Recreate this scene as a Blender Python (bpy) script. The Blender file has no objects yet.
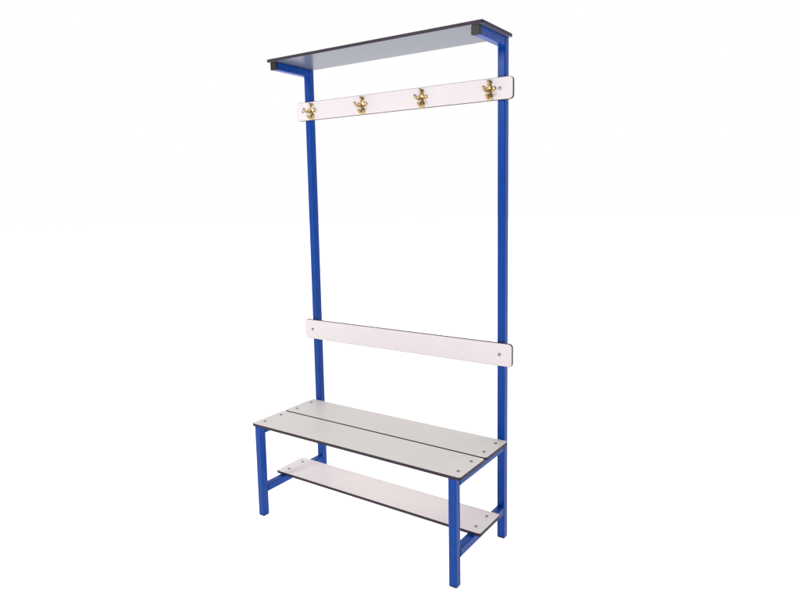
import bpy, bmesh, math
from mathutils import Vector, Euler

# ------------------------------------------------------------------ dims (m)
L=1.0; D=0.373; H=0.401; M=0.0325; YF=0.0165; YP=0.3887; T=0.031; TH=0.0115
ZS=1.897; LZ=0.1424
YB1=YP-T/2-0.0005; YB0=YB1-TH

scene=bpy.context.scene
scene.view_settings.view_transform='Standard'
try: scene.view_settings.look='None'
except Exception: pass
scene.view_settings.exposure=0

# ------------------------------------------------------------------ materials
def mat(name,col,rough,metal=0.0,noise_scale=60,var=0.04,bump=0.0,bump_scale=300,coat=0.0,spec=0.5,rvar=0.05):
    m=bpy.data.materials.new(name); m.use_nodes=True
    nt=m.node_tree; b=nt.nodes['Principled BSDF']
    tc=nt.nodes.new('ShaderNodeTexCoord')
    n=nt.nodes.new('ShaderNodeTexNoise'); n.inputs['Scale'].default_value=noise_scale; n.inputs['Detail'].default_value=6
    nt.links.new(tc.outputs['Object'],n.inputs['Vector'])
    r=nt.nodes.new('ShaderNodeValToRGB')
    r.color_ramp.elements[0].position=0.3; r.color_ramp.elements[1].position=0.7
    r.color_ramp.elements[0].color=tuple(c*(1-var) for c in col)+(1,)
    r.color_ramp.elements[1].color=tuple(min(1,c*(1+var)) for c in col)+(1,)
    nt.links.new(n.outputs['Fac'],r.inputs['Fac']); nt.links.new(r.outputs['Color'],b.inputs['Base Color'])
    mr=nt.nodes.new('ShaderNodeMapRange'); mr.inputs['To Min'].default_value=max(0.02,rough-rvar); mr.inputs['To Max'].default_value=rough+rvar
    nt.links.new(n.outputs['Fac'],mr.inputs['Value']); nt.links.new(mr.outputs['Result'],b.inputs['Roughness'])
    b.inputs['Metallic'].default_value=metal; b.inputs['Coat Weight'].default_value=coat
    b.inputs['Specular IOR Level'].default_value=spec
    if bump>0:
        n2=nt.nodes.new('ShaderNodeTexNoise'); n2.inputs['Scale'].default_value=bump_scale
        nt.links.new(tc.outputs['Object'],n2.inputs['Vector'])
        bp=nt.nodes.new('ShaderNodeBump'); bp.inputs['Strength'].default_value=bump; bp.inputs['Distance'].default_value=0.001
        nt.links.new(n2.outputs['Fac'],bp.inputs['Height']); nt.links.new(bp.outputs['Normal'],b.inputs['Normal'])
    return m
M_LAM =mat('white_laminate',(0.80,0.735,0.755),0.45,noise_scale=8,var=0.02,bump=0.1,bump_scale=900,spec=0.3)
M_SEAT=mat('seat_laminate',(0.79,0.745,0.715),0.42,noise_scale=6,var=0.02,bump=0.06,bump_scale=900,spec=0.3)
M_SHOE=mat('shoe_shelf_laminate',(0.83,0.77,0.775),0.42,noise_scale=6,var=0.02,bump=0.06,bump_scale=900,spec=0.3)
M_SHELF=mat('shaded_shelf_laminate',(0.125,0.14,0.19),0.28,noise_scale=3,var=0.03,spec=0.45,rvar=0.02)  # shade on the shelf underside is put into this darker base colour
M_CORE=mat('dark_laminate_core',(0.040,0.026,0.042),0.5,noise_scale=200,var=0.3,spec=0.2)
M_RAILCORE=mat('brown_laminate_core',(0.110,0.065,0.050),0.5,noise_scale=200,var=0.3,spec=0.2)
M_BLUE=mat('blue_powder_coat',(0.0002,0.053,0.315),0.30,noise_scale=30,var=0.08,bump=0.12,bump_scale=700,spec=0.17)
M_CAP =mat('black_plastic',(0.012,0.012,0.014),0.45,noise_scale=150,var=0.2,spec=0.3)
M_BRASS=mat('brass',(0.54,0.40,0.19),0.24,metal=1.0,noise_scale=90,var=0.25)
M_STEEL=mat('steel_bolt',(0.36,0.33,0.33),0.30,metal=0.9,noise_scale=200,var=0.25)

# ------------------------------------------------------------------ helpers
WORLD={}
def finish(bm,name,parent,mats,smooth=False,label=None):
    bmesh.ops.recalc_face_normals(bm,faces=bm.faces[:])
    xs=[v.co.copy() for v in bm.verts]
    lo=Vector((min(c[i] for c in xs) for i in range(3))); hi=Vector((max(c[i] for c in xs) for i in range(3)))
    cen=(lo+hi)/2
    for v in bm.verts: v.co-=cen
    if smooth:
        for f in bm.faces: f.smooth=True
    me=bpy.data.meshes.new(name); bm.to_mesh(me); bm.free()
    for m in mats: me.materials.append(m)
    ob=bpy.data.objects.new(name,me); scene.collection.objects.link(ob)
    WORLD[ob.name]=cen
    if parent is not None:
        ob.parent=parent; ob.location=cen-WORLD[parent.name]
    else: ob.location=cen
    if label: ob['label']=label
    return ob

def rrect(w,h,r,seg=6):
    pts=[]
    for (cx,cy,a0) in ((w/2-r,h/2-r,0),(-w/2+r,h/2-r,90),(-w/2+r,-h/2+r,180),(w/2-r,-h/2+r,270)):
        for i in range(seg+1):
            a=math.radians(a0+90*i/seg); pts.append((cx+r*math.cos(a),cy+r*math.sin(a)))
    return pts

AX={'z':lambda a,b,c:Vector((a,b,c)),'y':lambda a,b,c:Vector((a,c,b)),'x':lambda a,b,c:Vector((c,a,b))}
def prism(bm,axis,ca,cb,c0,c1,w,h,r,ch,seg=6,mface=0,mside=1,smooth_side=False):
    """rounded-rectangle plate/tube: profile w x h centred (ca,cb), from c0 to c1 along axis, chamfer ch"""
    outer=rrect(w,h,r,seg); inner=rrect(w-2*ch,h-2*ch,max(r-ch,0.0004),seg)
    rings=[]
    for prof,c in ((inner,c0),(outer,c0+ch*0.7),(outer,c1-ch*0.7),(inner,c1)):
        rings.append([bm.verts.new(AX[axis](ca+p[0],cb+p[1],c)) for p in prof])
    n=len(outer)
    for k in range(3):
        for i in range(n):
            f=bm.faces.new((rings[k][i],rings[k][(i+1)%n],rings[k+1][(i+1)%n],rings[k+1][i])); f.material_index=mside; f.smooth=smooth_side
    f=bm.faces.new(rings[0]); f.material_index=mface
    f=bm.faces.new(rings[3]); f.material_index=mface

def bead(bm,p,q,r=0.0022,n=14):
    """slightly uneven weld bead from p to q"""
    p=Vector(p); q=Vector(q)
    for i in range(n):
        c=p.lerp(q,(i+0.5)/n)
        g=bmesh.ops.create_uvsphere(bm,u_segments=8,v_segments=6,radius=r*(1+0.18*math.sin(i*2.3)))
        for v in g['verts']: v.co+=c
        for f in {f for v in g['verts'] for f in v.link_faces}: f.smooth=True
def tube(name,parent,axis,ca,cb,c0,c1,w=T,h=T,welds=()):
    bm=bmesh.new(); prism(bm,axis,ca,cb,c0,c1,w,h,0.004,0.0008,seg=4,mface=0,mside=0)
    for a,b in welds: bead(bm,a,b)
    return finish(bm,name,parent,[M_BLUE])

def cap(parent,axis,ca,cb,c0,c1,name='end_cap',w=T-0.001):
    bm=bmesh.new(); prism(bm,axis,ca,cb,c0,c1,w,w,0.004,0.0012,seg=4,mface=0,mside=0)
    return finish(bm,name,parent,[M_CAP])

def bolt(parent,loc,axis='z',sgn=1):
    bm=bmesh.new(); n=20; prev=None
    prof=[(0.0064,0),(0.0064,0.0012),(0.0054,0.0024),(0.0030,0.0032),(0.0027,0.0010)]
    for r,z in prof:
        ring=[]
        for i in range(n):
            a=2*math.pi*i/n
            ring.append(bm.verts.new(Vector(loc)+AX[axis](r*math.cos(a),r*math.sin(a),sgn*(z-0.0003))))
        if prev:
            for i in range(n): bm.faces.new((prev[i],prev[(i+1)%n],ring[(i+1)%n],ring[i]))
        prev=ring
    bm.faces.new(prev)
    return finish(bm,'bolt',parent,[M_STEEL])

# ------------------------------------------------------------------ the bench
root=bpy.data.objects.new('changing_room_bench',None); scene.collection.objects.link(root)
root.empty_display_size=0.2
root.location=(L/2,0.19,0); WORLD[root.name]=Vector(root.location)
root['label']='tall blue steel changing room bench with white boards and coat hooks'
root['category']='bench'

BRZ=ZS-TH-0.0005
ZSEAT=H-TH-0.0005
h2=T/2
for x in (M,L-M):
    post=tube('post',root,'z',x,YP,0.004,BRZ)
    cap(post,'z',x,YP,0.0,0.0038,name='foot_cap')
    leg=tube('leg',root,'z',x,YF,0.004,ZSEAT)
    cap(leg,'z',x,YF,0.0,0.0038,name='foot_cap')
    y0=YF+h2+0.0003; y1=YP-h2-0.0003
    def wl(zc,ys):
        out=[]
        for y in ys:
            out.append(((x-h2+.003,y,zc-h2),(x+h2-.003,y,zc-h2)))
            for s in (-1,1): out.append(((x+s*h2,y,zc-h2+.003),(x+s*h2,y,zc+h2-.003)))
        return out
    tube('seat_bearer',root,'y',x,ZSEAT-h2,y0,y1,welds=wl(ZSEAT-h2,(y0,y1)))
    zl=LZ-TH-0.0005-h2
    tube('shoe_shelf_bearer',root,'y',x,zl,y0,y1,welds=wl(zl,(y0,y1)))
    br=tube('bracket',root,'y',x,BRZ-h2,0.190,y1,welds=wl(BRZ-h2,(y1,)))
    cap(br,'y',x,BRZ-h2,0.178,0.1897,w=T+0.001)

# seat: two planks in one part
bm=bmesh.new()
G=0.007; PW=(D-G)/2
for k in range(2):
    yc=PW/2+k*(PW+G)
    prism(bm,'z',L/2,yc,H-TH,H,L,PW,0.012,0.0012)
seat=finish(bm,'seat',root,[M_SEAT,M_CORE])
for x in (M,L-M):
    for y in (0.045,PW-0.045,PW+G+0.045,D-0.045): bolt(seat,(x,y,H))
# shoe shelf
bm=bmesh.new(); S0,S1=0.131,0.296
prism(bm,'z',L/2,(S0+S1)/2,LZ-TH,LZ,L+0.012,S1-S0,0.010,0.0012)
shoe=finish(bm,'shoe_shelf',root,[M_SHOE,M_CORE])
for x in (M,L-M):
    for y in (S0+0.04,S1-0.04): bolt(shoe,(x,y,LZ))
# hat shelf
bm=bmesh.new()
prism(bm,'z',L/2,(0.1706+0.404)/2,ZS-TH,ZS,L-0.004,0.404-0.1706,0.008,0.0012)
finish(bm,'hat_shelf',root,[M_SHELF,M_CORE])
# backrest and coat rail
def vboard(name,z0,z1,bx):
    bm=bmesh.new(); prism(bm,'y',L/2,(z0+z1)/2,YB0,YB1,L+0.038,z1-z0,0.014,0.0013)
    b=finish(bm,name,root,[M_LAM,M_RAILCORE])
    for x in (bx,L-M): bolt(b,(x,YB0,(z0+z1)/2),axis='y',sgn=-1)
    return b
vboard('backrest',0.6933,0.7812,M-0.006)
rail=vboard('coat_rail',1.6674,1.7458,M-0.016)

def sweep(bm,path,radii,n=14):
    prev=None
    P=[Vector(p) for p in path]
    for i,(p,r) in enumerate(zip(P,radii)):
        t=(P[min(i+1,len(P)-1)]-P[max(i-1,0)]).normalized()
        s=Vector((1,0,0)); u=t.cross(s).normalized()
        ring=[bm.verts.new(p+s*r*math.cos(2*math.pi*k/n)+u*r*math.sin(2*math.pi*k/n)) for k in range(n)]
        if prev:
            for k in range(n): bm.faces.new((prev[k],prev[(k+1)%n],ring[(k+1)%n],ring[k]))
        else: bm.faces.new(ring)
        prev=ring
    bm.faces.new(prev)
def ball(bm,c,r,flat=1.0):
    g=bmesh.ops.create_uvsphere(bm,u_segments=16,v_segments=10,radius=r)
    for v in g['verts']:
        v.co.y*=flat; v.co+=Vector(c)
def bez(a,b,c,d,n=12):
    out=[]
    for i in range(n+1):
        t=i/n; a_,b_,c_,d_=map(Vector,(a,b,c,d))
        out.append(a_*(1-t)**3+b_*3*t*(1-t)**2+c_*3*t*t*(1-t)+d_*t**3)
    return out
def hook(x,z):
    bm=bmesh.new(); y=YB0-0.0002
    # flat stem with lobed, cross-like ends
    prism(bm,'y',x,z,y-0.0035,y,0.016,0.056,0.007,0.0010,mface=0,mside=0)
    for dz,r in ((0.026,0.0105),(-0.022,0.0135)):
        ball(bm,(x,y-0.0010,z+dz),r,0.34)
    for dx in (-0.018,0.018):
        ball(bm,(x+dx,y-0.0010,z+0.005),0.0085,0.38)
    prism(bm,'y',x,z+0.005,y-0.0032,y,0.036,0.012,0.0050,0.0010,mface=0,mside=0)
    # long arm reaching forward
    pth=bez((x,y-0.002,z+0.000),(x,y-0.026,z-0.006),(x,y-0.044,z-0.006),(x,y-0.049,z+0.005))
    sweep(bm,pth,[0.0060-0.0020*i/12 for i in range(13)]); ball(bm,pth[-1],0.0064)
    # lower hook
    pth=bez((x,y-0.002,z-0.016),(x,y-0.012,z-0.030),(x,y-0.022,z-0.032),(x,y-0.026,z-0.020))
    sweep(bm,pth,[0.0056-0.0018*i/12 for i in range(13)]); ball(bm,pth[-1],0.0056)
    # knob on top
    pth=bez((x,y-0.002,z+0.020),(x,y-0.008,z+0.021),(x,y-0.012,z+0.025),(x,y-0.012,z+0.032))
    sweep(bm,pth,[0.0046-0.001*i/12 for i in range(13)]); ball(bm,pth[-1],0.0056)
    finish(bm,'coat_hook',rail,[M_BRASS],smooth=True)
for x in (0.068,0.347,0.637,0.928): hook(x,(1.6674+1.7458)/2-0.004)

# ------------------------------------------------------------------ white floor (emission added to keep it white and shadow-free)
bm=bmesh.new(); bmesh.ops.create_circle(bm,cap_ends=True,segments=96,radius=40)
g=finish(bm,'ground',None,[]); g['kind']='structure'; g['label']='seamless white floor with added glow'
g.location=(0.5,0.2,-0.0005)
m=bpy.data.materials.new('white_glow_floor'); m.use_nodes=True; nt=m.node_tree; b=nt.nodes['Principled BSDF']
n=nt.nodes.new('ShaderNodeTexNoise'); n.inputs['Scale'].default_value=2
r=nt.nodes.new('ShaderNodeValToRGB'); r.color_ramp.elements[0].color=(0.80,0.80,0.80,1); r.color_ramp.elements[1].color=(0.84,0.84,0.84,1)
nt.links.new(n.outputs['Fac'],r.inputs['Fac']); nt.links.new(r.outputs['Color'],b.inputs['Base Color'])
b.inputs['Roughness'].default_value=0.9; b.inputs['Specular IOR Level'].default_value=0.0
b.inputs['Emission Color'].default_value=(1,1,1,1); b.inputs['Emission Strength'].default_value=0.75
g.data.materials.append(m)

# ------------------------------------------------------------------ light: white backdrop side, world dimmed behind the camera to add contrast
w=bpy.data.worlds.new('World'); scene.world=w; w.use_nodes=True
nt=w.node_tree; bg=nt.nodes['Background']; bg.inputs['Strength'].default_value=1.0
tc=nt.nodes.new('ShaderNodeTexCoord')
dp=nt.nodes.new('ShaderNodeVectorMath'); dp.operation='DOT_PRODUCT'; dp.inputs[1].default_value=Vector((-0.70,0.71,0.0)).normalized()
nt.links.new(tc.outputs['Generated'],dp.inputs[0])
mr=nt.nodes.new('ShaderNodeMapRange'); mr.interpolation_type='SMOOTHSTEP'
mr.inputs['From Min'].default_value=-0.55; mr.inputs['From Max'].default_value=0.10
mr.inputs['To Min'].default_value=0.20; mr.inputs['To Max'].default_value=1.0
nt.links.new(dp.outputs['Value'],mr.inputs['Value'])
nt.links.new(mr.outputs['Result'],bg.inputs['Color'])
def area(loc,target,size,power):
    l=bpy.data.lights.new('studio_lamp','AREA'); l.size=size; l.energy=power; l.color=(1,0.98,0.96)
    o=bpy.data.objects.new('studio_lamp',l); scene.collection.objects.link(o); o.location=loc
    o.rotation_euler=(Vector(target)-Vector(loc)).to_track_quat('-Z','Y').to_euler()
area((-0.6,-3.2,3.0),(0.5,0.3,0.8),0.7,56)

# ------------------------------------------------------------------ camera
c=bpy.data.cameras.new('camera'); co=bpy.data.objects.new('camera',c); scene.collection.objects.link(co)
co.location=(1.97589,-1.71457,1.32211); co.rotation_euler=(1.44397,0.01467,0.57973)
c.sensor_fit='HORIZONTAL'; c.sensor_width=36; c.lens=624.83018/800*36
c.shift_x=-18.83981/800; c.shift_y=-21.69946/800
c.clip_start=0.05; c.clip_end=500
scene.camera=co
